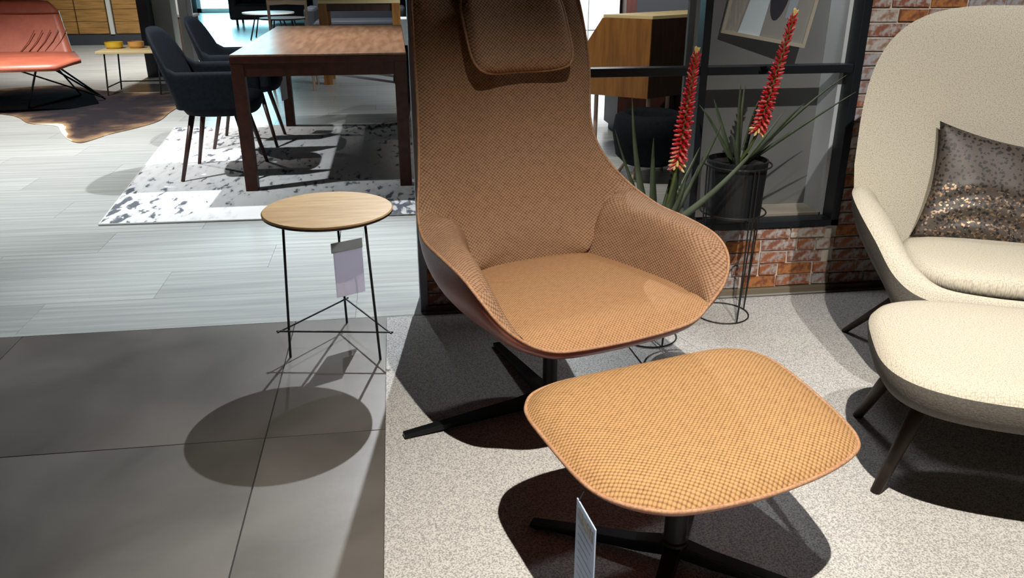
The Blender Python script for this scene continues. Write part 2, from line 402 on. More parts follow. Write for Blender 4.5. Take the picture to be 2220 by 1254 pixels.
# ------------------------------------------------------------------ rugs
def rug_mesh(poly, z0, z1):
    return MB().prism(poly, z0, z1)
rg = rug_mesh([(-.084, -1.2), (2.75, -1.2), (2.75, 2.80), (-.084, 2.80)], .0005, .009).build('area_rug', M['rug'], bevel=.003)
tag(rg, 'large speckled pale grey area rug under the tan lounge chair and white chair', 'rug')
def patterned():
    m = bpy.data.materials.new('worn_print'); m.use_nodes = True; N = m.node_tree.nodes; L = m.node_tree.links
    b = N['Principled BSDF']; b.inputs['Roughness'].default_value = .95; b.inputs['Specular IOR Level'].default_value = .1
    tc = N.new('ShaderNodeTexCoord')
    def nz(sc, st, det=5, d=0):
        mp = N.new('ShaderNodeMapping'); mp.inputs['Scale'].default_value = st; L.new(tc.outputs['Object'], mp.inputs[0])
        n = N.new('ShaderNodeTexNoise'); n.inputs['Scale'].default_value = sc; n.inputs['Detail'].default_value = det; n.inputs['Distortion'].default_value = d
        L.new(mp.outputs[0], n.inputs['Vector']); return n
    big = nz(1.7, (1, .55, 1), 3, .5); fine = nz(24, (1.0, .38, 1), 6, .4)
    mu = N.new('ShaderNodeMath'); mu.operation = 'MULTIPLY_ADD'; mu.inputs[1].default_value = .65
    L.new(big.outputs[0], mu.inputs[0]); L.new(fine.outputs[0], mu.inputs[2])
    r = N.new('ShaderNodeValToRGB'); e = r.color_ramp.elements
    e[0].position = .78; e[0].color = (.66, .66, .66, 1); e[1].position = 1.0; e[1].color = (.11, .12, .14, 1)
    x = e.new(.92); x.color = (.56, .56, .57, 1); x = e.new(.95); x.color = (.20, .21, .235, 1)
    L.new(mu.outputs[0], r.inputs[0]); L.new(r.outputs[0], b.inputs['Base Color'])
    return m
pr_ = empty('patterned_rug', (-1.0, 4.1, 0), math.radians(0), 'distressed white and grey patterned rug under the dining table', 'rug')
RP = [(-.522, .054), (1.9, 0), (1.9, 2.60), (-.755, 2.62)]
rug_mesh(RP, .0005, .009).build('pile', patterned(), pr_, bevel=.002)
hem = MB(); hem.tube([(p[0], p[1], .006) for p in RP], .0055, n=6, closed=True); hem.build('hem', mat('rug_hem', (.62, .62, .60), .9), pr_)
def cowhide():
    out = [(-3.9, 7.75), (-3.31, 7.53), (-3.0, 7.12), (-2.84, 7.02), (-2.70, 6.92), (-2.57, 6.64), (-2.42, 6.36), (-2.30, 6.25), (-2.235, 6.40), (-2.19, 6.55), (-2.05, 6.80), (-1.96, 7.08), (-1.97, 7.5), (-1.93, 7.95), (-1.75, 8.3), (-1.7, 8.7), (-2.1, 8.8), (-2.5, 8.65), (-3.0, 8.9), (-3.5, 9.3), (-4.0, 9.1), (-4.3, 8.5), (-4.6, 8.0), (-4.2, 7.5)]
    pts = cr([(x, y, 0) for x, y in out], 5, True)
    cx, cy = -2.75, 7.8
    m = bpy.data.materials.new('cow_hair'); m.use_nodes = True; N = m.node_tree.nodes; L = m.node_tree.links
    b = N['Principled BSDF']; b.inputs['Roughness'].default_value = .9; b.inputs['Specular IOR Level'].default_value = .15
    at = N.new('ShaderNodeAttribute'); at.attribute_name = 'edge'
    tc = N.new('ShaderNodeTexCoord'); nz = N.new('ShaderNodeTexNoise'); nz.inputs['Scale'].default_value = 5; nz.inputs['Detail'].default_value = 10
    L.new(tc.outputs['Object'], nz.inputs['Vector'])
    mu = N.new('ShaderNodeMath'); mu.operation = 'MULTIPLY_ADD'; mu.inputs[1].default_value = .75
    L.new(nz.outputs[0], mu.inputs[0]); L.new(at.outputs['Fac'], mu.inputs[2])
    r = N.new('ShaderNodeValToRGB'); e = r.color_ramp.elements
    e[0].position = .42; e[0].color = (.014, .012, .015, 1); e[1].position = 1.18 if False else 1.0; e[1].color = (.62, .57, .50, 1)
    x = e.new(.62); x.color = (.048, .030, .026, 1); x = e.new(.93); x.color = (.30, .19, .10, 1)
    L.new(mu.outputs[0], r.inputs[0]); L.new(r.outputs[0], b.inputs['Base Color'])
    rows = []
    for k, f in enumerate((0.02, .4, .7, .86, .95, 1.0, 1.0)):
        z = .006 if k < 6 else .0005
        rows.append([(cx+(p.x-cx)*f, cy+(p.y-cy)*f, z) for p in pts])
    mb = MB().grid(rows, True); n = len(pts); mb.f.append(tuple(range(n))); mb.m.append(0)
    o = mb.build('cowhide_rug', m, weld=False)
    a = o.data.attributes.new('edge', 'FLOAT', 'POINT')
    vals = [0, .05, .2, .42, .65, .85, .85]
    for i in range(len(o.data.vertices)):
        p = pts[i % n]; wt = math.exp(-(((p.x+2.62)/.30)**2+((p.y-6.75)/.45)**2))
        a.data[i].value = vals[min(i//n, 6)]*(.48+.85*wt)
    tag(o, 'dark brown cowhide rug with a white edge beside the coral lounge seat', 'rug')
cowhide()

# ------------------------------------------------------------------ tan lounge chair
def lounge_chair():
    r = empty('lounge_chair', (.400, 2.070, .009), math.radians(18), 'tan woven high back swivel lounge chair with brown leather shell', 'chair')
    # right half of rim: |u|, v, z
    half = [(0, -.385, .388), (.12, -.385, .392), (.20, -.378, .400), (.26, -.358, .425), (.315, -.345, .475), (.348, -.31, .528), (.362, -.24, .562), (.366, -.12, .572), (.363, 0, .575), (.352, .07, .593), (.333, .13, .627), (.309, .18, .685), (.290, .225, .77), (.278, .262, .87), (.271, .292, .97), (.263, .325, 1.08), (.255, .35, 1.15), (.238, .375, 1.22), (.19, .41, 1.27), (.10, .44, 1.29), (0, .45, 1.295)]
    def f(u, z): return .14+.36*(z-.42)-.070*min(1.2, abs(u)/.30)**2.6
    def wg(p): return Vector((p.x-(.042*math.exp(-((p.z-.76)/.13)**2)*(p.x/.3) if p.x > 0 else -.006*math.exp(-((p.z-.7)/.2)**2)*(p.x/.3)), p.y, p.z))
    n = 6
    R = cr(half, n)                     # right half samples, index = idx*n
    iA, iC = 3*n, 10*n                  # arm from idx3 to idx10, back from 10 to 20
    # inner bottom curve for arm & back parts
    botA = cr([(.262, -.335, .412), (.268, -.25, .415), (.255, -.13, .42), (.225, 0, .42), (.185, .10, .42), (.175, .132, .42)], 20)
    def bot(i):
        if i <= iC:
            t = (i-iA)/(iC-iA)*(len(botA)-1); k = int(t); k = min(k, len(botA)-2); return botA[k].lerp(botA[k+1], t-k)
        t = (i-iC)/(len(R)-1-iC); u = .175*(1-t); return Vector((u, f(u, .42), .42))
    prof = cr([(0, 0, 0), (.10, .40, 0), (.22, .80, 0), (.42, 1.03, 0), (.72, 1.07, 0), (1, 1, 0)], 4)
    NT = len(prof)
    def inner(i, k):
        B = bot(i); Rm = R[i]; t = k/(NT-1)
        w_, q = prof[k].x, prof[k].y
        A = Vector((B.x+(Rm.x-B.x)*w_, B.y+(Rm.y-B.y)*w_, B.z+(Rm.z-B.z)*q))
        te = t
        u = B.x+(Rm.x-B.x)*te; z = B.z+(Rm.z-B.z)*te
        v = f(u, z); v += (Rm.y-f(Rm.x, Rm.z))*te**2; v -= .034*(1-te**5)*min(1, te*8+.3)
        F = Vector((u, v, z))
        if i <= iC-8: g = 0
        elif i >= iC+6: g = 1
        else: g = (i-(iC-8))/14
        g = g*g*(3-2*g)
        return A.lerp(F, g)
    mb = MB()
    for sgn in (1, -1):
        rows = []
        for i in range(iA, len(R)):
            rows.append([wg(Vector((sgn*p.x, p.y, p.z))) for p in (inner(i, k) for k in range(NT))])
        mb.grid(rows)
    o = mb.build('back_and_arms', M['tan'], r, smooth=True, uv=True)
    # seat cushion
    NV, NU = 34, 28
    rows = []
    for j in range(NV+1):
        s = j/NV; v = .155-(.155+.385)*s
        hw = .188+(.272-.188)*min(1, s*1.6)
        g = max(0, (s-.62)/.38); g = g*g*(3-2*g)
        row = []
        for i in range(NU+1):
            a = -1+2*i/NU
            z = .424+.013*(1-a**4)*min(1, s*4)**.5
            p = Vector((a*hw, v, z))
            q = abs(a)*3.0*n; k = min(int(q), len(R)-2); rm = R[k].lerp(R[k+1], q-k); rm = Vector((math.copysign(rm.x, a) if a else 0, rm.y, rm.z))
            w2 = max(0, (s-.80)/.20)**1.6
            zz = z*(1-w2)+(rm.z)*w2
            if s > .80 and s < 1: zz += .006*math.sin(PI*(s-.8)/.2)
            xy = p.lerp(rm, g); row.append((xy.x, v+(rm.y+.385)*g if s < 1 else rm.y, zz))
        rows.append(row)
    sk = MB().grid(rows)
    sk.build('seat_cushion', M['tanfine'], r, smooth=True, uv='z')
    # leather shell
    nl = 18
    rows = []
    full = [(i, 1) for i in range(len(R))]+[(i, -1) for i in range(len(R)-2, 0, -1)]
    for i, sg in full:
        Rm = R[i]; ang = math.atan2(Rm.y+.02, Rm.x+1e-6)
        # bottom ring point
        if i <= iC: th = -PI/2+(i/iC)*(PI/2+.35)
        else: th = .35+(i-iC)/(len(R)-1-iC)*(PI/2-.35)
        D = Vector((.15*math.cos(th), -.01+.15*math.sin(th), .300)); C0 = Vector((.10*math.cos(th), .10*math.sin(th), .292))
        col = []
        if i >= iC:
            nb_ = 9
            for k in range(nb_):
                t = 1-k/(nb_-1)
                B = bot(i); u = B.x+(Rm.x-B.x)*t; z = B.z+(Rm.z-B.z)*t
                v = f(u, z)+(Rm.y-f(Rm.x, Rm.z))*t**2+.030*(1-t**4)
                col.append(Vector((u*(1+.05*math.sin(PI*t)), v, z)))
            P0 = col[-1]; P1 = P0+Vector((0, .015, -.08)); P2 = D+Vector((0.09*math.cos(th), .09*math.sin(th), .0))
            m = nl-nb_
            for k in range(1, m+1):
                t = k/m; col.append(P0*(1-t)**3+P1*3*t*(1-t)**2+P2*3*t*t*(1-t)+D*t**3)
        else:
            P0 = Rm; hh = Rm.z-.30; out = Vector((math.cos(ang), math.sin(ang), 0))
            P1 = P0+out*.020*(hh/.28)+Vector((0, 0, -.42*hh)); P2 = D+Vector((math.cos(th), math.sin(th), 0))*(.10)+Vector((0, 0, .01))
            for k in range(nl):
                t = k/(nl-1); col.append(P0*(1-t)**3+P1*3*t*(1-t)**2+P2*3*t*t*(1-t)+D*t**3)
        col.append(C0)
        rows.append([wg(Vector((sg*p.x, p.y, p.z))) for p in col])
    sh = MB().grid(rows+[rows[0]])
    sh.build('shell', M['leather'], r, smooth=True)
    loop = [wg(Vector((sg*R[i].x, R[i].y, R[i].z))) for i, sg in full]
    MB().tube(loop, .0042, n=8, closed=True).build('piping', M['cord'], r, smooth=True)
    # headrest pillow
    rows = []; W_, H_ = .158, .112; zc = 1.058; uc = .022
    NN = 20
    def face(sd):
        rr = []
        for j in range(NN+1):
            b_ = -1+2*j/NN; row = []
            for i in range(NN+1):
                a_ = -1+2*i/NN
                # rounded rectangle
                x = a_*W_*(1-.13*abs(b_)**5); y = b_*H_*(1-.14*abs(a_)**5)
                e = max(0, (1-abs(a_)**5)*(1-abs(b_)**5))
                th = .034*e**.42
                z = zc+y; u = uc+x
                vb = f(0, z)-.066+.018*b_-.045*abs(a_)**2.2*.9
                row.append((u, vb-(th if sd else -.012*e**.5), z))
            rr.append(row)
        return rr
    hb = MB().grid(face(1)); hb.grid(face(0), flip=True)
    hd = hb.build('headrest', M['tan'], r, smooth=True, uv='y')
    fr_ = face(0); edge = fr_[0][:]+[q[-1] for q in fr_[1:]]+fr_[-1][::-1][1:]+[q[0] for q in fr_[::-1][1:-1]]
    MB().tube(edge, .004, n=6, closed=True).build('headrest_piping', M['cord'], hd, smooth=True)
    # leather counterweight strap over the top
    st = [(0, f(0, z)-.04 if z < 1.28 else f(0, z), z) for z in (1.16, 1.2, 1.25)]+[(0, .43, 1.297), (0, .475, 1.30), (0, .50, 1.25)]
    MB().tube(cr(st, 5), .022, n=8, flat=.12).build('headrest_strap', M['leather'], r, smooth=True)
    # swivel column + four legs
    MB().lathe([(.03, .0), (.03, .03), (.022, .034), (.022, .22), (.05, .235), (.05, .262)], 24, (.0, 0, .035)).build('column', M['blackmetal'], r, smooth=True, bevel=.002)
    base = math.radians(-18)
    MB().span((-.10, -.12, .288), (.10, .12, .302)).build('mounting_plate', M['blackmetal'], r, bevel=.004)
    for k in range(4):
        an = math.radians(194)+base+k*PI/2
        d = Vector((math.cos(an), math.sin(an), 0)); s_ = Vector((-d.y, d.x, 0))
        mbl = MB(); L_ = .445
        for (t0, h0, w0, z0), (t1, h1, w1, z1) in (((.0, .032, .017, .040), (1, .012, .013, .002)),):
            vs = []
            for t, h, w2, z in ((0, .034, .019, .03), (.25, .028, .017, .018), (1, .012, .012, .004)):
                p = d*L_*t
                for a_, b_ in ((-1, 0), (1, 0), (1, 1), (-1, 1)): vs.append(p+s_*w2*a_+Vector((0, 0, z+h*b_)))
            fs = [(0, 3, 2, 1), (8, 9, 10, 11)]
            for q in (0, 4): fs += [(q+i, q+(i+1) % 4, q+4+(i+1) % 4, q+4+i) for i in range(4)]
            mbl.add(vs, fs)
        leg = mbl.build('base_leg', M['blackmetal'], r, bevel=.002)
        MB().lathe([(.010, 0), (.012, .004), (.010, .007)], 12, tuple(d*(L_-.015)+Vector((0, 0, -.002)))).build('glide', M['blackwire'], leg)
    return r
lounge_chair()

# ------------------------------------------------------------------ matching ottoman
def sup(t, a, b, p, skew=0):
    c, s = math.cos(t), math.sin(t)
    x = a*math.copysign(abs(c)**(2/p), c); y = b*math.copysign(abs(s)**(2/p), s)
    return x, y
def ottoman():
    ox, oy, orz = .548, 1.359, math.radians(16)
    r = empty('ottoman', (ox, oy, .009), orz, 'tan woven swivel ottoman in front of the lounge chair', 'ottoman')
    OT = cr([(x, y, 0) for x, y in [(-.276, .18), (-.237, .222), (-.162, .244), (-.063, .246), (.08, .242), (.204, .236), (.273, .218), (.314, .173), (.323, .102), (.306, -.019), (.283, -.122), (.258, -.190), (.218, -.226), (.13, -.250), (.016, -.260), (-.079, -.257), (-.181, -.241), (-.240, -.208), (-.284, -.155), (-.299, -.087), (-.298, .04), (-.293, .132)]], 5, True)
    NA = len(OT); rows = []
    def outline(t):
        p = OT[int(round(t/(2*PI)*NA)) % NA]; return p.x, p.y
    prof = [(0, .034), (.25, .034), (.5, .033), (.7, .029), (.82, .022), (.90, .014), (.96, .004), (1.0, -.007)]
    for f_, dz in prof:
        row = []
        for k in range(NA):
            x, y = outline(2*PI*k/NA)
            row.append((x*f_, y*f_, .379+dz+.006*((x*f_)/.285)**2))
        rows.append(row)
    MB().grid(rows, True).build('cushion', M['tanwarmlit'], r, smooth=True, uv='z')
    hub = Vector((.55-ox, 1.375-oy)); hx = hub.x*math.cos(orz)+hub.y*math.sin(orz); hy = -hub.x*math.sin(orz)+hub.y*math.cos(orz)
    loop = [(p[0]*1.004, p[1]*1.004, p[2]) for p in rows[-1]]
    MB().tube(loop, .0042, n=8, closed=True).build('piping', M['cord'], r, smooth=True)
    rows2 = [loop]
    for f_, z in ((.99, -.014), (.93, -.030), (.78, -.044), (.5, -.054), (.25, -.058), (.01, -.058)):
        rows2.append([(p[0]*f_, p[1]*f_, p[2]*0+.377+z+.006*(p[0]*f_/.285)**2) for p in loop])
    MB().grid(rows2, True).build('shell', M['leather'], r, smooth=True)
    MB().lathe([(.030, 0), (.030, .03), (.0245, .034), (.0245, .24), (.06, .262), (.06, .285)], 24, (hx, hy, .035)).build('column', M['blackmetal'], r, smooth=True, bevel=.002)
    for k in range(4):
        an = math.radians(150-16)+k*PI/2; d = Vector((math.cos(an), math.sin(an), 0)); s_ = Vector((-d.y, d.x, 0)); L_ = .335
        vs = []
        for t, h, w2, z in ((0, .034, .019, .03), (.25, .028, .017, .018), (1, .012, .012, .004)):
            p = d*L_*t+Vector((hx, hy, 0))
            for a_, b_ in ((-1, 0), (1, 0), (1, 1), (-1, 1)): vs.append(p+s_*w2*a_+Vector((0, 0, z+h*b_)))
        fs = [(0, 3, 2, 1), (8, 9, 10, 11)]
        for q in (0, 4): fs += [(q+i, q+(i+1) % 4, q+4+(i+1) % 4, q+4+i) for i in range(4)]
        leg = MB().add(vs, fs).build('base_leg', M['blackmetal'], r, bevel=.002)
        MB().lathe([(.010, 0), (.012, .004), (.010, .007)], 12, tuple(d*(L_-.015)+Vector((hx, hy, -.002)))).build('glide', M['blackwire'], leg)
ottoman()

# price tags
def card(name, p0, p1, ztop, h, m, label, strip=None):
    p0 = Vector((*p0, 0)); p1 = Vector((*p1, 0)); r = empty(name, (p0.x, p0.y, ztop-h), label=label, cat='price tag')
    U = (p1-p0); n = Vector((-U.y, U.x, 0)).normalized()*.0012
    def sl(z0, z1, mm, nm, u0=0, u1=1, off=1.0):
        a = U*u0; b = U*u1
        vs = [a-n*off, b-n*off, b+n*off, a+n*off]; vs = [v+Vector((0, 0, z0)) for v in vs]+[v+Vector((0, 0, z1)) for v in vs]
        MB().add(vs, [(0, 3, 2, 1), (4, 5, 6, 7), (0, 1, 5, 4), (1, 2, 6, 5), (2, 3, 7, 6), (3, 0, 4, 7)]).build(nm, mm, r)
    sl(0, h, m, 'card')
    return r, sl, U
r_, sl, U_ = card('price_tag', (-.245, 2.665), (-.150, 2.715), .318, .165, M['paper'], 'white price card hanging from the round side table')
sl(.165, .200, M['plastic'], 'plastic_sleeve', -.06, 1.02)
MB().tube([U_*.25+Vector((0, 0, .2)), (.03, .02, .235), (.022, .05, .26)], .0012, n=5).build('cord', M['blackwire'], r_)
r_, sl, U_ = card('price_tag', (.278, 1.162), (.290, 1.072), .366, .20, M['bluepaper'], 'pale blue printed price card hanging from the tan ottoman')
sl(.163, .19, M['greyprint'], 'printed_picture', .12, .92, 1.4)
for k in range(7): sl(.148-.017*k, .151-.017*k, M['blueprint'], 'printed_line', .14, .9-.1*(k % 3), 1.3)
MB().tube([U_*.1+Vector((0, 0, .2)), U_*.1+Vector((.01, .01, .212))], .0012, n=5).build('cord', M['blackwire'], r_)

# ------------------------------------------------------------------ round side table
def side_table():
    r = empty('side_table', (-.245, 2.61, 0), 0, 'small round side table with oak top and thin black wire legs', 'side table')
    rad = .211
    MB().lathe([(.0, .499), (rad-.004, .499), (rad, .4955), (rad-.001, .4935)], 72, (0, 0, -.006)).build('tabletop', M['oak'], r, smooth=False)
    MB().lathe([(rad-.001, .4875), (rad-.001, .482), (rad-.008, .478), (.0, .478)], 72).build('rim', M['darkbrown'], r)
    feet = [(-.159, -.078), (.142, -.137), (.016, .181)]
    tri = [(-.182, -.075), (.173, -.132), (.024, .163)]
    for fx, fy in feet:
        t = (fx*.86, fy*.86, .479)
        MB().tube([t, (fx, fy, .0)], .0042, n=8).build('leg', M['blackwire'], r, smooth=True)
    tr = [Vector((-.182, -.082, .10)), Vector((.178, -.139, .10)), Vector((.020, .170, .10))]
    for a, b in ((0, 1), (1, 2), (2, 0)):
        d = (tr[b]-tr[a]).normalized()*.012
        MB().tube([tr[a]-d, tr[b]+d], .0032, n=6).build('stretcher', M['blackwire'], r)
side_table()

# ------------------------------------------------------------------ white wing chair, ottoman, cushion
def white_chair():
    r = empty('wing_chair', (1.762, 1.980, .009), math.radians(-22), 'large cream wool wing chair with rounded high back and dark legs', 'armchair')
    def f(u, z): return .235+.20*(z-.42)-.115*(abs(u)/.46)**2.4
    # back outline (superellipse) grid
    zc, hz, hu = .648, .462, .466
    NN = 30; NR = 12
    ang = [2*PI*k/64 for k in range(64)]
    def pt(t, rr_, off):
        x, z = sup(t, hu, hz, 3.6 if math.sin(t) > 0 else 2.6)
        if z < 0: x *= 1-.22*(-z/hz)**1.5
        u = x*rr_; zz = zc+z*rr_
        return Vector((u, f(u, zz)+off, zz))
    rows = [[pt(t, rr, -.038*(1-rr**6)) for t in ang] for rr in (.01, .3, .55, .75, .88, .95, .985, 1.0)]
    MB().grid(rows, True).build('backrest', M['cream'], r, smooth=True, uv='y')
    rows = [[pt(t, rr, .036*(1-rr**5)) for t in ang] for rr in (1.0, .985, .95, .85, .6, .3, .01)]
    MB().grid(rows, True).build('back_shell', M['creamshade'], r, smooth=True)
    # arms: upper pad + outer shell
    for sg in (-1, 1):
        out = cr([(-.455, .17, .575), (-.468, .10, .568), (-.455, .0, .540), (-.42, -.11, .490), (-.375, -.215, .425), (-.30, -.262, .385), (-.16, -.272, .372), (0, -.275, .370)], 6)
        inn = cr([(-.375, .20, .535), (-.372, .13, .525), (-.345, .03, .495), (-.325, -.09, .455), (-.30, -.18, .425), (-.24, -.228, .392), (-.13, -.238, .378), (0, -.240, .376)], 6)
        rows = []; rows2 = []
        for a, b in zip(out, inn):
            row = []
            for k in range(9):
                t = k/8; p = a.lerp(b, t); p = p+Vector((0, 0, .028*math.sin(PI*t)**.7)); row.append(Vector((sg*-p.x, p.y, p.z)) if sg > 0 else p)
            low = Vector((b.x*.88, b.y*.9, .345))
            row.append(Vector((sg*-low.x, low.y, low.z)) if sg > 0 else low)
            rows.append(row)
            bot_ = Vector((max(-.26, a.x*.7), a.y*.72, .29)); row = []
            for k in range(8):
                t = k/7; P1 = a+Vector((-.008, 0, -.10)); P2 = bot_+Vector((-.08*min(1, -a.x/.3), -.03, .01))
                p = a*(1-t)**3+P1*3*t*(1-t)**2+P2*3*t*t*(1-t)+bot_*t**3
                row.append(Vector((sg*-p.x, p.y, p.z)) if sg > 0 else p)
            rows2.append(row)
        arm = MB().grid(rows).build('armrest', M['cream'], r, smooth=True, uv=True)
        MB().grid(rows2).build('arm_shell', M['creamshade'], arm, smooth=True)
    # seat base and cushion
    def slab(name, cx, cy, a, b, z0, z1, p, m, uvm='z', dome=.012):
        A = [2*PI*k/64 for k in range(64)]
        lv = [(.01, z1+dome), (.5, z1+dome*.8), (.8, z1+dome*.4), (.93, z1-.002), (.985, z1-.014), (1, (z0+z1)/2), (.985, z0+.006), (.9, z0), (.01, z0)]
        rw = []
        for f_, z in lv:
            rw.append([(cx+sup(t, a, b, p)[0]*f_, cy+sup(t, a, b, p)[1]*f_, z) for t in A])
        return MB().grid(rw, True).build(name, m, r, smooth=True, uv=uvm)
    slab('seat_cushion', 0, -.02, .318, .218, .390, .450, 3.2, M['cream'])
    slab('seat_shell', 0, 0, .33, .26, .26, .378, 3.0, M['creamshade'])
    MB().tube([(sup(2*PI*k/48, .321, .235, 3.2)[0], -.02+sup(2*PI*k/48, .324, .222, 3.2)[1], .386) for k in range(48)], .0075, n=6, closed=True).build('seat_piping', M['blackwire'], r)
    for (fx, fy, tx, ty) in ((-.380, .355, -.20, .18), (.380, .355, .20, .18), (-.27, -.14, -.24, -.12), (.27, -.14, .24, -.12)):
        MB().tube([(tx, ty, .28), (fx, fy, 0)], [.017, .010], n=10).build('leg', M['darkwoodleg'], r, smooth=True)
    # sequin cushion
    return r
white_chair()
def white_ottoman():
    r = empty('footstool', (1.424, 1.506, .009), math.radians(-23.6), 'cream wool footstool with dark tapered legs in front of the wing chair', 'ottoman')
    A = [2*PI*k/80 for k in range(80)]; a, b, p = .342, .270, 3.4
    def ring(f_, z): return [(sup(t, a, b, p)[0]*f_, sup(t, a, b, p)[1]*f_, z) for t in A]
    MB().grid([ring(*q) for q in ((.01, .420), (.5, .419), (.8, .414), (.92, .407), (.97, .399), (1, .384))], True).build('cushion', M['cream'], r, smooth=True, uv='z')
    MB().grid([ring(*q) for q in ((1, .384), (1.002, .372), (.985, .340), (.93, .312), (.8, .295), (.01, .290))], True).build('shell', M['creamshade'], r, smooth=True)
    for fx, fy, tx, ty in ((-0.282, -0.072, -.205, -.05), (-0.286, 0.305, -.22, .15), (.275, -.118, .205, -.05), (.275, .255, .22, .15)):
        MB().tube([(tx, ty, .295), (fx, fy, 0)], [.021, .0135], n=12).build('leg', M['darkwoodleg'], r, smooth=True)
white_ottoman()
def cushion(name, loc, rot, W_, H_, T_, m, label):
    NN = 26; mb = MB()
    def face(sd):
        rr = []
        for j in range(NN+1):
            b_ = -1+2*j/NN; row = []
            for i in range(NN+1):
                a_ = -1+2*i/NN
                x = a_*W_*(1-.09*(1-abs(a_))*0-.10*(1-b_*b_)*abs(a_)**3); y = b_*H_*(1-.16*(1-a_*a_)*abs(b_)**2)
                e = max(0, (1-a_*a_)*(1-b_*b_))
                wr = .003*math.sin(a_*9+b_*4)*e+.013*math.sin(b_*15+a_*a_*6+.8*math.sin(a_*4))*e*max(0, min(1, .5-b_*2))
                row.append((x, sd*T_*e**.55+wr*sd, y))
            rr.append(row)
        return rr
    mb.grid(face(-1)); mb.grid(face(1), flip=True)
    o = mb.build(name, m, None, smooth=True)
    o.location = loc; o.rotation_euler = rot
    return tag(o, label, 'cushion')
def leopard():
    m = bpy.data.materials.new('leopard_sequin'); m.use_nodes = True; N = m.node_tree.nodes; L = m.node_tree.links
    b = N['Principled BSDF']; b.inputs['Roughness'].default_value = .55
    tc = N.new('ShaderNodeTexCoord')
    vo = N.new('ShaderNodeTexVoronoi'); vo.inputs['Scale'].default_value = 88; vo.inputs['Randomness'].default_value = 1
    nz = N.new('ShaderNodeTexNoise'); nz.inputs['Scale'].default_value = 30
    mx = N.new('ShaderNodeMix'); mx.data_type = 'VECTOR'; mx.inputs[0].default_value = .02
    L.new(tc.outputs['Object'], nz.inputs['Vector']); L.new(tc.outputs['Object'], mx.inputs[4]); L.new(nz.outputs['Color'], mx.inputs[5]); L.new(mx.outputs[1], vo.inputs['Vector'])
    r = N.new('ShaderNodeValToRGB'); r.color_ramp.interpolation = 'CONSTANT'; e = r.color_ramp.elements
    e[0].position = 0; e[0].color = (.006, .005, .006, 1); e[1].position = .40; e[1].color = (.058, .046, .038, 1)
    L.new(vo.outputs['Distance'], r.inputs[0]); L.new(r.outputs[0], b.inputs['Base Color'])
    # glitter on the crumpled lower half: small metallic sequins
    v2 = N.new('ShaderNodeTexVoronoi'); v2.inputs['Scale'].default_value = 170; L.new(tc.outputs['Object'], v2.inputs['Vector'])
    g = N.new('ShaderNodeSeparateColor'); L.new(v2.outputs['Color'], g.inputs[0])
    gt = N.new('ShaderNodeMath'); gt.operation = 'GREATER_THAN'; gt.inputs[1].default_value = .80; L.new(g.outputs[0], gt.inputs[0])
    sx = N.new('ShaderNodeSeparateXYZ'); L.new(tc.outputs['Object'], sx.inputs[0])
    lt = N.new('ShaderNodeMath'); lt.operation = 'LESS_THAN'; lt.inputs[1].default_value = .0; L.new(sx.outputs[2], lt.inputs[0])
    mu = N.new('ShaderNodeMath'); mu.operation = 'MULTIPLY'; L.new(gt.outputs[0], mu.inputs[0]); L.new(lt.outputs[0], mu.inputs[1])
    m2 = N.new('ShaderNodeMix'); m2.data_type = 'RGBA'; L.new(mu.outputs[0], m2.inputs[0]); L.new(r.outputs[0], m2.inputs[6]); m2.inputs[7].default_value = (.34, .24, .17, 1)
    L.new(m2.outputs[2], b.inputs['Base Color']); L.new(mu.outputs[0], b.inputs['Metallic'])
    nn = N.new('ShaderNodeBump'); nn.inputs['Strength'].default_value = .7; nn.inputs['Distance'].default_value = .004; L.new(g.outputs[1], nn.inputs['Height']); L.new(nn.outputs[0], b.inputs['Normal'])
    return m
cushion('cushion', (1.800, 2.128, .588), (math.radians(-21), math.radians(9), math.radians(-22)), .245, .180, .05, leopard(), 'brown leopard print sequin cushion leaning on the cream wing chair')

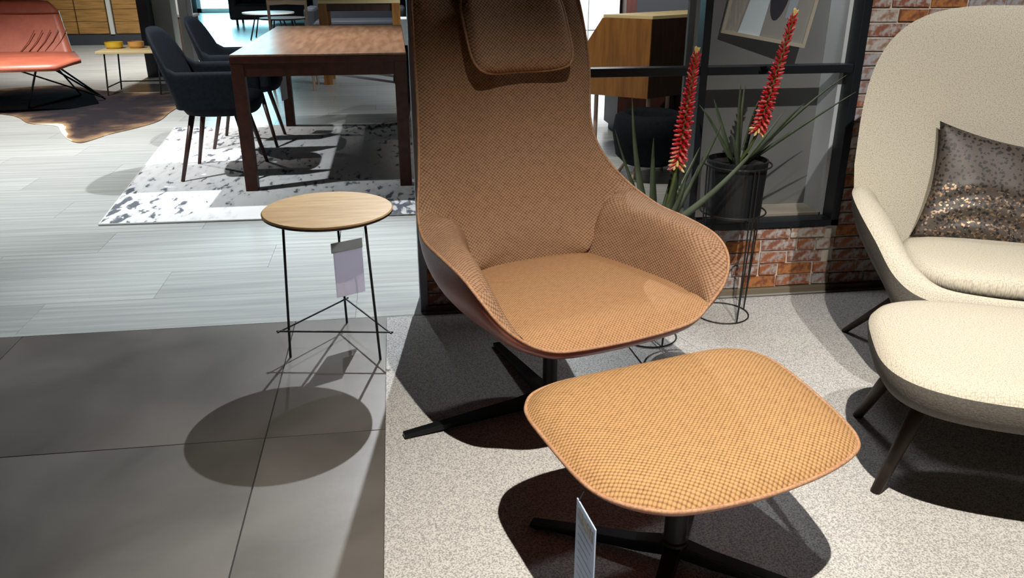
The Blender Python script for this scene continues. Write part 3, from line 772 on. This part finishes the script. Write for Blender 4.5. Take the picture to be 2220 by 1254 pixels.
# ------------------------------------------------------------------ aloe plants on wire stands
def leaf(mb, base, tip, w, bend, up):
    base = Vector(base); tip = Vector(tip); mid = (base+tip)/2+Vector(bend)
    path = [base*(1-t)**2+mid*2*t*(1-t)+tip*t*t for t in [i/12 for i in range(13)]]
    rows = []
    for i, p in enumerate(path):
        t = i/12; ww = w*(1-t)**.8*(1 if t > .08 else .85)+.0008
        d = (path[min(i+1, 12)]-path[max(i-1, 0)]).normalized(); s = d.cross(Vector(up)).normalized(); n = s.cross(d)
        rows.append([p-s*ww+n*ww*.35, p-s*ww*.5-n*ww*.1, p-n*ww*.35, p+s*ww*.5-n*ww*.1, p+s*ww+n*ww*.35, p+n*ww*.12])
    mb.grid(rows, True)
def plant(px, py, leaves, stalk, bloom, seed, lab, potlab, rad, ztop, zbot, ringz):
    random.seed(seed)
    r = empty('plant_pot', (px, py, zbot), 0, potlab, 'plant pot')
    h = ztop-zbot
    MB().lathe([(.001, 0), (rad*.86, 0), (rad*.9, .006), (rad, h), (rad-.006, h+.001), (rad-.008, h-.02), (.001, h-.022)], 48).build('vessel', M['potblack'], r, smooth=False)
    MB().lathe([(.001, 0), (rad-.009, 0), (rad-.009, .004), (.001, .006)], 32, (0, 0, h-.02)).build('soil', M['soil'], r)
    a = empty('aloe_plant', (px, py, ztop-.02), 0, lab, 'plant')
    for (tx, ty, tz, w_, bz, mm) in leaves:
        mb = MB(); d = Vector((tx-px, ty-py, 0)); d = d.normalized()*.02 if d.length > 0 else Vector((0, 0, 0))
        leaf(mb, (d.x, d.y, 0), (tx-px, ty-py, tz-ztop+.02), w_, (d.x*1.5, d.y*1.5, bz), (0.3, -.9, .35))
        mb.build('leaf', M[mm], a, smooth=True)
    # flower stalk
    S0 = Vector((stalk[0][0]-px, stalk[0][1]-py, stalk[0][2]-ztop+.02)); pts = cr([S0]+[Vector((p[0]-px, p[1]-py, p[2]-ztop+.02)) for p in stalk[1:]], 8)
    st = MB().tube(pts, .0055, n=8).build('flower_stalk', M['stem'], a, smooth=True)
    t0 = bloom; nfl = 190
    L_ = len(pts)-1
    cols = ('red', 'pink', 'yellow')
    mesh = {}
    for nm in cols:
        prof = [(.0015, 0), (.0042, .006), (.0046, .016), (.0036, .025), (.0012, .029)]
        o = MB().lathe(prof, 6).build('floret', M[nm]); mesh[nm] = o.data; bpy.data.objects.remove(o)
    for k in range(nfl):
        q = k/(nfl-1); fpos = (t0+(1-t0)*q)*L_; i = min(int(fpos), L_-1); p = pts[i].lerp(pts[i+1], fpos-i)
        ax = (pts[i+1]-pts[i]).normalized(); an = k*2.399; x = ax.cross(Vector((0, 1, 0))).normalized(); y = ax.cross(x)
        outd = (x*math.cos(an)+y*math.sin(an))
        droop = -.55+q*1.9            # lower florets hang, upper buds stand
        d = (outd*1.0+ax*droop).normalized() if q < .93 else (outd*.3+ax).normalized()
        if q > .95: nm = 'yellow'
        elif q < .07: nm = 'yellow' if k % 2 else 'pink'
        elif q < .2: nm = 'pink' if k % 2 else 'red'
        else: nm = 'pink' if random.random() < .13 else 'red'
        o = bpy.data.objects.new('floret', mesh[nm]); COL.objects.link(o); o.parent = st
        sc = (1.05-.45*q)*random.uniform(.85, 1.1)
        o.location = p+outd*.003; o.rotation_euler = d.to_track_quat('Z', 'Y').to_euler(); o.scale = (sc, sc, sc*1.0)
    return a
def wire_stand(cx, cy, ztop, rad, label, tops):
    r = empty('plant_stand', (cx, cy, 0), 0, label, 'plant stand')
    z0 = .0125
    ring = [(rad*math.cos(2*PI*k/48), rad*math.sin(2*PI*k/48), z0) for k in range(48)]
    MB().tube(ring, .0026, n=6, closed=True).build('floor_ring', M['blackwire'], r, smooth=True)
    rt = tops
    ring = [(rt*math.cos(2*PI*k/48), rt*math.sin(2*PI*k/48), ztop) for k in range(48)]
    MB().tube(ring, .003, n=6, closed=True).build('top_ring', M['blackwire'], r, smooth=True)
    ring = [(rt*.98*math.cos(2*PI*k/48), rt*.98*math.sin(2*PI*k/48), ztop-.17) for k in range(48)]
    MB().tube(ring, .003, n=6, closed=True).build('middle_ring', M['blackwire'], r, smooth=True)
    for k in range(4):
        an = math.radians(12)+k*PI/2
        for da in (-.07, .07):
            MB().tube([(rt*math.cos(an+da), rt*math.sin(an+da), ztop), (rt*.98*math.cos(an+da), rt*.98*math.sin(an+da), ztop-.17), (rad*math.cos(an), rad*math.sin(an), z0)], .0026, n=6).build('leg', M['blackwire'], r)
    for k in range(2):
        an = k*PI/2+math.radians(12)
        MB().tube([(rt*math.cos(an), rt*math.sin(an), ztop-.19), (-rt*math.cos(an), -rt*math.sin(an), ztop-.19)], .0026, n=6).build('cross_bar', M['blackwire'], r)
    return r
P2 = (1.165, 2.66)
wire_stand(P2[0], P2[1], .585, .098, 'tall black wire plant stand beside the brick wall', .117)
plant(P2[0], P2[1],
      [(1.121, 2.60, .865, .012, .10, 'aloe'), (1.153, 2.64, .86, .011, .08, 'aloepale'), (.985, 2.60, .80, .010, .06, 'aloe'), (1.50, 2.62, .885, .007, .06, 'aloe'), (1.52, 2.58, .835, .007, .03, 'aloe'), (1.30, 2.50, .815, .012, .05, 'aloepale'), (1.06, 2.5, .72, .013, .06, 'aloepale'), (1.08, 2.72, .80, .011, .08, 'aloe'), (1.26, 2.75, .78, .012, .1, 'aloe'), (1.22, 2.52, .70, .010, .03, 'aloepale')],
      [(1.165, 2.65, .59), (1.19, 2.62, .66), (1.207, 2.60, .738), (1.24, 2.60, .90), (1.279, 2.60, 1.085)], .42, 11,
      'flowering aloe with tall red spike in front of the framed picture', 'black plant pot under the taller red aloe, nearer the window', .105, .600, .400, 0)
P1 = (.835, 2.51)
wire_stand(P1[0], P1[1], .41, .098, 'lower black wire plant stand behind the lounge chair', .117)
plant(P1[0], P1[1],
      [(.711, 2.45, .855, .020, -.06, 'aloepale'), (.665, 2.46, .755, .010, .03, 'aloe'), (1.20, 2.42, .815, .014, -.06, 'aloepale'), (1.03, 2.50, .76, .012, .02, 'aloe'), (.88, 2.48, .72, .020, .02, 'aloe'), (.83, 2.58, .70, .018, .03, 'aloe'), (.92, 2.58, .70, .018, .03, 'aloe'), (.80, 2.47, .66, .020, .02, 'aloe'), (.94, 2.44, .64, .016, .02, 'aloepale'), (.90, 2.44, .60, .018, .02, 'aloe'), (1.0, 2.6, .66, .014, .04, 'aloe')],
      [(.845, 2.52, .41), (.862, 2.48, .52), (.877, 2.46, .655), (.893, 2.46, .82), (.909, 2.46, .985)], .46, 12,
      'flowering aloe with red spike just above the lounge chair armrest', 'black plant pot of the lower aloe behind the lounge chair', .105, .425, .23, 0)

# ------------------------------------------------------------------ dining table and chairs
def dining_table():
    r = empty('dining_table', (-.415, 5.70, .009), 0, 'dark walnut dining table with square legs on the patterned rug', 'table')
    W_, L_ = .475, 1.015
    MB().span((-W_, -L_, .712), (W_, L_, .7455)).build('tabletop', M['walnut'], r, bevel=.002)
    MB().span((-W_+.003, -L_+.003, .7458), (W_-.003, L_-.003, .757)).build('top_veneer', M['walnuttop'], r, bevel=.002)
    for sx in (-1, 1):
        for sy in (-1, 1):
            MB().box((sx*(W_-.036), sy*(L_-.036), .356), (.068, .068, .712)).build('leg', M['walnut'], r, bevel=.002)
    for s in (-1, 1):
        MB().span((-W_+.07, s*(L_-.02)-.012, .64), (W_-.07, s*(L_-.02)+.012, .712)).build('apron', M['walnut'], r)
        MB().span((s*(W_-.02)-.012, -L_+.07, .64), (s*(W_-.02)+.012, L_-.07, .712)).build('apron', M['walnut'], r)
dining_table()
def dining_chair():
    r = empty('dining_chair', (0, 0, .009), 0)
    # faces +x ; back at -x. Tub shell from slices
    def ring(z, back, front, hw, p=2.6):
        return z, back, front, hw, p
    # outer tub (seat body)
    A = [2*PI*k/48 for k in range(48)]
    rows = []
    for z, xb, xf, hw in ((.375, -.12, .20, .20), (.385, -.17, .24, .235), (.43, -.20, .26, .255), (.475, -.20, .255, .25), (.485, -.15, .20, .21), (.49, -.01, .01, .01)):
        cx, a = (xb+xf)/2, (xf-xb)/2
        rows.append([(cx+sup(t, a, hw, 3.2)[0], sup(t, a, hw, 3.2)[1], z) for t in A])
    MB().grid(rows, True).build('seat', M['teal'], r, smooth=True)
    # back + arms: U-shaped wall, thickness 35mm
    def wall(s, t):
        # s in -1..1 around U from right arm tip to left arm tip
        a = abs(s)
        if a < .5: th = s/.5*PI/2; x = -.20+.06*(1-math.cos(th))*1.0; y = .27*math.sin(th)
        else: x = -.14+(a-.5)/.5*.36; y = math.copysign(.27, s)
        top = .64+(.87-.64)*max(0, 1-(a/.52)**3.2)+.0
        z = .43+(top-.43)*t
        tilt = -.30*max(0, z-.45)*(1 if a < .5 else max(0, 1-(a-.5)*3.5))
        y2 = y*(1-.18*max(0, (z-.62)/.25)*(a < .6))
        return Vector((x+tilt, y2, z)), Vector((math.cos(PI+ (s/.5*PI/2 if a < .5 else math.copysign(PI/2, s))*-1) , math.sin(PI-(s/.5*PI/2 if a < .5 else math.copysign(PI/2, s))), 0))
    NS, NT = 48, 12
    outer = []; inn = []
    for i in range(NS+1):
        s = -1+2*i/NS; ro = []; ri = []
        for k in range(NT+1):
            p, n = wall(s, k/NT); th = .017 if k < NT else .006
            ro.append(p+n*th); ri.append(p-n*th)
        outer.append(ro); inn.append(ri)
    mb = MB(); prev = None
    rows = [o_+i_[::-1] for o_, i_ in zip(outer, inn)]
    mb.grid(rows); c = len(rows[0])
    mb.add(rows[0], [tuple(range(c))]); mb.add(rows[-1], [tuple(range(c))[::-1]])
    mb.build('backrest', M['teal'], r, smooth=True)
    for x, y, tx, ty in ((-.215, -.23, -.12, -.16), (-.215, .23, -.12, .16), (.215, -.23, .13, -.16), (.215, .23, .13, .16)):
        MB().tube([(tx, ty, .39), (x, y, 0)], [.017, .011], n=10).build('leg', M['walnutleg'], r, smooth=True)
    return r
M['walnutleg'] = mat('walnut_leg', (.045, .016, .010), .4)
def copy_tree(o, parent=None):
    c = o.copy(); COL.objects.link(c); c.parent = parent
    for ch in list(o.children): copy_tree(ch, c)
    return c
dc = dining_chair(); dc.location = (-1.085, 5.20, .009)
tag(dc, 'dark teal dining chair nearest the camera on the left of the table', 'chair', 'dining chairs')
d2 = copy_tree(dc); d2.location = (-1.075, 6.10, .009); tag(d2, 'dark teal dining chair, second and farther along the left of the table')
d3 = copy_tree(dc); d3.location = (.235, 6.05, .009); d3.rotation_euler = (0, 0, PI); tag(d3, 'dark teal dining chair on the right of the table, mostly hidden')
r_, sl, U_ = card('price_tag', (-.865, 6.38), (-.835, 6.50), .42, .17, M['paper'], 'grey price card hanging under the walnut dining table')
r_.children[0].data.materials[0] = mat('grey_card', (.24, .24, .27), .5)
MB().tube([U_*.5+Vector((0, 0, .17)), U_*.5+Vector((0, 0, .30))], .002, n=5).build('cord', M['blackwire'], r_)

# ------------------------------------------------------------------ coral lounge seat on the left
def coral_seat():
    r = empty('low_armchair', (-3.60, 8.05, .004), math.radians(10), 'low coral leather lounge seat with black wire legs at far left', 'armchair')
    # seat: facing camera (-y) slightly right
    def slab(name, xs, rows_):
        mb = MB(); mb.grid(rows_); return mb.build(name, M['coral'], r, smooth=True, solid=.035)
    rows = []
    for j in range(13):
        t = j/12; y = .62-1.15*t; hw = .60+.24*t-.22*max(0, t-.85)/.15; z = .38+.03*t-.05*max(0, (t-.8)/.2)**2
        rows.append([(hw*(-1+2*i/16), y-.06*(1-(1-2*i/16)**2)*t, z+.012*math.cos((-1+2*i/16)*PI/2)) for i in range(17)])
    slab('seat', 0, rows)
    rows = []
    for j in range(13):
        t = j/12; z = .37+.50*t; y = .60+.30*t; hw = .60-.12*t-.06*max(0, (t-.85)/.15)
        rows.append([(hw*(-1+2*i/16), y-.05*abs(-1+2*i/16)**2, z-.02*abs(-1+2*i/16)**3) for i in range(17)])
    bk = slab('backrest', 0, rows)
    MB().tube([(-.5, .76, .75), (0, .80, .752), (.5, .76, .75)], .006, n=6).build('back_seam', M['coralseam'], bk)
    for k in range(5):
        MB().tube([(-.42+.07*k, .585, .41), (-.50+.07*k, .62, .50), (-.56+.07*k, .66, .60)], .004, n=5).build('pleat', M['coralseam'], bk)
        MB().tube([(.42-.07*k, .585, .41), (.50-.07*k, .62, .50), (.56-.07*k, .66, .60)], .004, n=5).build('pleat', M['coralseam'], bk)
    MB().tube([(-.66, -.45, .36), (0, -.56, .365), (.66, -.45, .36)], .011, n=8).build('seat_rail', M['blackmetal'], r, smooth=True)
    for s in (-1, 1):
        MB().tube([(s*.45, -.40, .365), (s*.30, -.30, .01), (s*.62, .40, .01), (s*.40, .45, .35)], .009, n=8).build('leg', M['blackmetal'], r)
        MB().tube([(s*.50, -.2, .36), (s*.88, .05, .01)], .009, n=8).build('leg', M['blackmetal'], r)
        MB().tube([(s*.58, -.25, .36), (s*.88, .05, .01)], .009, n=8).build('leg', M['blackmetal'], r)
        MB().tube([(s*.30, -.45, .36), (s*.86, -.02, .04)], .007, n=8).build('strut', M['blackmetal'], r)
M['coralseam'] = mat('coral_seam', (.25, .06, .035), .6)
coral_seat()
def coffee_table():
    r = empty('coffee_table', (-2.52, 8.68, .006), 0, 'small pale wood coffee table with black wire frame behind the dining chairs', 'table')
    MB().span((-.31, -.22, .395), (.31, .28, .42)).build('tabletop', M['lightwood'], r, bevel=.003)
    for x in (-.24, .25):
        for y in (-.18, .24):
            MB().tube([(x, y, .395), (x-.03, y+.0, .0)], .008, n=8).build('leg', M['blackwire'], r)
    MB().tube([(-.26, -.18, .08), (-.26, .24, .08), (.22, .24, .08)], .006, n=6).build('stretcher', M['blackwire'], r)
M['lightwood'] = mat('light_wood', (.62, .50, .26), .5)
coffee_table()
def bowl(x, y, m, rad, label):
    o = MB().lathe([(.001, 0), (rad*.72, 0), (rad*.95, .02), (rad, .062), (rad-.006, .062), (rad*.9, .024), (.001, .012)], 32).build('bowl', m, smooth=False)
    o.location = (x, y, .426); tag(o, label, 'bowl')
bowl(-2.73, 8.74, M['bowl'], .085, 'yellow glazed bowl on the left of the coffee table')
bowl(-2.53, 8.76, M['bowl2'], .075, 'amber bowl beside the yellow bowl, nearer the dining chairs')

def wall_cabinet():
    r = empty('wall_cabinet', (-4.9, 13.8, 0), 0, 'wide oak cabinet with dark plinth behind the coral lounge seat', 'cabinet')
    MB().span((-2.0, .02, 0), (1.1, .6, .16)).build('plinth', M['darkcol'], r)
    MB().span((-2.0, .03, .16), (1.1, .62, 2.2)).build('body', M['darkbrown'], r)
    xs = [-2.0, -1.5, -1.0, -.28, .10, .52, .545+.0, 1.08]
    edges = [(-2.0, -1.47), (-1.45, -.92), (-.90, -.36), (-.34, .10), (.12, .55), (.66, 1.08)]
    for a, b in edges:
        for k in range(11):
            z = .17+.18*k
            MB().span((a, 0, z), (b, .03, z+.174)).build('board', M['ochreh'], r)
    MB().span((.575, -.01, .16), (.635, .03, 2.15)).build('upright', M['greypanel'], r)
wall_cabinet()
def pillar(name, x0, x1, y, m, label):
    o = MB().span((0, 0, 0), (x1-x0, .25, 3.25)).build(name, m, bevel=.004); o.location = (x0, y, 0); tag(o, label, 'panel')
pillar('room_divider', -2.79, -2.68, 9.9, M['darkcol'], 'tall charcoal display panel left of the grey green panel')
pillar('room_divider', -2.68, -2.48, 10.1, M['greypanel'], 'tall grey green display panel behind the nearest dining chair')
pillar('room_divider', -2.52, -2.42, 10.6, M['plaster'], 'narrow grey display panel right of the grey green one')
MB_ = MB()
def shelf_unit():
    r = empty('display_shelf', (-3.0, 12.2, 0), 0, 'dark display shelf with small objects behind the dining chairs', 'shelf')
    MB().span((-.16, 0, 0), (.27, .35, .50)).build('lower_case', M['darkbrown'], r, bevel=.003)
    MB().span((-.18, -.02, .50), (.29, .37, .53)).build('shelf_top', M['plaster'], r)
    MB().span((.02, .1, .53), (.22, .3, .95)).build('back_box', M['artgrey'], r)
shelf_unit()
o = MB().span((-.10, 0, 0), (.10, .04, .16)).build('storage_box', M['white'], bevel=.003); o.location = (-3.07, 12.25, .53); tag(o, 'small white box standing on the dark display shelf', 'box')
# far oak bench table
def far_table():
    r = empty('console_table', (-.345, 9.1, 0), 0, 'light oak table with thick square legs beyond the walnut table', 'table')
    MB().span((-.42, -.10, .815), (.42, .45, .85)).build('tabletop', M['lightwood'], r, bevel=.003)
    MB().span((-.40, -.08, .74), (.40, -.05, .815)).build('apron', M['darkbrown'], r)
    for x in (-.375, .375):
        for y in (-.06, .40): MB().box((x, y, .4075), (.085, .085, .815)).build('leg', M['ochre'], r, bevel=.002)
far_table()
def wood_chair(x, y, rz, label):
    r = empty('wooden_chair', (x, y, 0), rz, label, 'chair', 'wooden chairs in the far showroom')
    MB().span((-.21, -.21, .43), (.21, .21, .455)).build('seat', M['white2'], r, bevel=.01)
    for sx in (-1, 1):
        MB().tube([(sx*.18, -.18, .43), (sx*.20, -.20, 0)], .013, n=8).build('leg', M['palewood'], r)
        MB().tube([(sx*.18, .20, .90), (sx*.18, .19, .43), (sx*.20, .24, 0)], .014, n=8).build('leg', M['palewood'], r)
    MB().tube([(-.18, .2, .86), (0, .23, .87), (.18, .2, .86)], .02, n=8, flat=2).build('backrest', M['palewood'], r)
    return r
M['palewood'] = mat('pale_beech', (.42, .30, .22), .5); M['white2'] = mat('white_seat', (.62, .60, .57), .5)
wood_chair(-1.03, 8.85, PI, 'pale wooden chair with white seat left of the light oak table')
# dark sofa row and low tables in the distance
def far_sofa(x, y, w_, label, m, rz=0):
    r = empty('sofa', (x, y, 0), rz, label, 'sofa')
    MB().span((-w_/2, -.4, .10), (w_/2, .4, .40)).build('seat', m, r, bevel=.04)
    MB().span((-w_/2, .25, .35), (w_/2, .45, .80)).build('backrest', m, r, bevel=.05)
    for s in (-1, 1): MB().span((s*w_/2-.08, -.4, .10), (s*w_/2+.08, .4, .58)).build('armrest', m, r, bevel=.04)
    for sx in (-1, 1):
        for sy in (-1, 1): MB().box((sx*(w_/2-.05), sy*.33, .05), (.04, .04, .10)).build('foot', M['blackmetal'], r)
far_sofa(-2.3, 18.0, 1.7, 'dark sofa in the far showroom above the walnut table', M['darkcol'])
far_sofa(-.55, 13.0, 1.3, 'black sofa seen beneath the light oak table', M['darkcol'])
def low_table(x, y, z, w_, d, label, m):
    r = empty('low_table', (x, y, 0), 0, label, 'table')
    MB().lathe([(.001, z-.02), (w_, z-.02), (w_, z), (.001, z)], 32).build('tabletop', m, r)
    for k in range(4):
        an = PI/4+k*PI/2; MB().tube([(w_*.6*math.cos(an), w_*.6*math.sin(an), z-.02), (w_*.95*math.cos(an), w_*.95*math.sin(an), 0)], .012, n=6).build('leg', M['blackmetal'], r)
low_table(-2.05, 14.6, .42, .42, .4, 'round white table with splayed black legs in the far showroom', M['white'])
low_table(-1.45, 11.6, .52, .30, .4, 'small round table with black legs beside the pale wooden chair', M['darkbrown'])
o = MB().span((-.15, 0, .0), (.15, .5, .46)).build('white_plinth', M['white'], bevel=.004); o.location = (.20, 12.0, 0); tag(o, 'low white display plinth right of the light oak table', 'plinth')

# ------------------------------------------------------------------ beyond the opening: oak highboard, white storage wall
def highboard():
    r = empty('highboard', (1.553, 5.0, 0), 0, 'ochre oak highboard with slanted end seen through the left window pane', 'cabinet')
    d1 = Vector((-.300, .24, 0)); d2 = Vector((.75, .42, 0))
    P0 = Vector((0, 0, 0))
    # slanted front panel: bottom reaches further out than the top
    a = [P0+Vector((0, 0, .430)), d1*1.35+Vector((0, 0, .430)), d1*1.35+Vector((0, 0, .62)), d1*.85+Vector((0, 0, .905)), P0+Vector((0, 0, .905))]
    n = Vector((d2.x, d2.y, 0)).normalized()*.02
    def panel(poly, off, m, nm):
        k = len(poly); vs = poly+[p+off for p in poly]
        return MB().add(vs, [tuple(range(k))[::-1], tuple(range(k, 2*k))]+[(i, (i+1) % k, k+(i+1) % k, k+i) for i in range(k)]).build(nm, m, r)
    panel(a, d2*.98, M['darkbrown'], 'body')
    a2 = [p-n*.3 for p in a]
    panel(a2, n*.28, M['ochre'], 'end_panel')
    t = [P0, d1*.85, d1*.85+d2, d2]
    panel([p+Vector((0, 0, .906)) for p in t], Vector((0, 0, .018)), M['lightwood'], 'top')
    for q in (.1, .9):
        for s in (.15, 1.1):
            p = d2*q+d1*s
            MB().tube([p+Vector((0, 0, .43)), p], .014, n=8).build('leg', M['palewood'], r)
highboard()
def tub():
    r = empty('tub_chair', (1.50, 4.75, 0), 0, 'black rounded tub chair behind the left aloe', 'armchair')
    A = [2*PI*k/40 for k in range(40)]
    rows = [[(rr*math.cos(t), rr*math.sin(t), z) for t in A] for rr, z in ((.001, .09), (.15, .09), (.20, .14), (.225, .28), (.21, .37), (.17, .395), (.13, .37), (.12, .30), (.001, .29))]
    MB().grid(rows, True).build('body', M['teal'], r, smooth=True)
    for k in range(4):
        an = PI/4+k*PI/2; MB().tube([(.12*math.cos(an), .12*math.sin(an), .12), (.20*math.cos(an), .20*math.sin(an), 0)], .010, n=8).build('leg', M['palewood'], r)
tub()
def brown_cab():
    r = empty('low_cabinet', (1.80, 5.95, 0), 0, 'dark brown low cabinet beneath the ochre highboard', 'cabinet')
    MB().span((-.18, 0, .05), (.7, .4, .40)).build('body', M['redbrown'], r, bevel=.004)
    for a, b in ((-.17, .25), (.26, .69)): MB().span((a, -.014, .06), (b, .0, .39)).build('door', M['redbrown'], r, bevel=.002)
    MB().span((-.15, .03, 0), (.67, .37, .05)).build('plinth', M['darkcol'], r)
M['redbrown'] = mat('red_brown_wood', (.06, .016, .010), .5, var=(.035, .010, .007), scale=5, stretch=(5, 5, 1))
brown_cab()
def white_storage():
    r = empty('storage_wall', (1.55, 8.05, 0), 0, 'white storage wall with thin joints behind the lounge chair', 'cabinet')
    MB().span((0, .02, 0), (.62, .4, 2.4)).build('body', M['greypanel'], r)
    for i in range(2):
        for j in range(4):
            MB().span((.005+.31*i, 0, .005+.60*j), (.305+.31*i, .02, .595+.60*j)).build('door', M['white'], r, bevel=.002)
white_storage()
o = MB().span((0, 0, 0), (.10, .3, 2.6)).build('wood_post', M['brownpost'] if 'brownpost' in M else M['redbrown'], bevel=.003); o.location = (2.19, 7.9, 0); tag(o, 'slim red brown wooden post right of the white storage wall', 'post')
struct('wall_inner', MB().span((2.3, 8.3, 0), (6, 8.4, 3.3)), M['darkplaster'])

# ceiling spot housings
WHERE = ['tan lounge chair and ottoman', 'footstool and wing chair', 'floor behind the brick wall opening', 'walnut dining table', 'cowhide rug', 'pale planks left of the patterned rug', 'oak wall cabinet', 'far showroom aisle', 'ochre highboard', 'white storage wall']
for i, a in enumerate(SPOTS):
    L0 = Vector(a[1]); d = (Vector(a[2])-L0).normalized()
    r = empty('ceiling_spotlight', L0, 0, 'black ceiling spotlight on a stem above the %s' % WHERE[i], 'lamp', 'ceiling spotlights')
    q = d.to_track_quat('Z', 'Y').to_matrix()
    mb = MB()
    for rr in (0,):
        prof = [(.038, -.12), (.042, -.11), (.042, -.012), (.040, -.012), (.040, -.10), (.001, -.10)]
        mb.lathe(prof, 20)
    mb.v = [tuple(q @ Vector(v)) for v in mb.v]
    mb.build('housing', M['blackmetal'], r)
    MB().tube([-d*.10, (-d.x*.10, -d.y*.10, 3.3-L0.z)], .008, n=8).build('stem', M['blackmetal'], r)
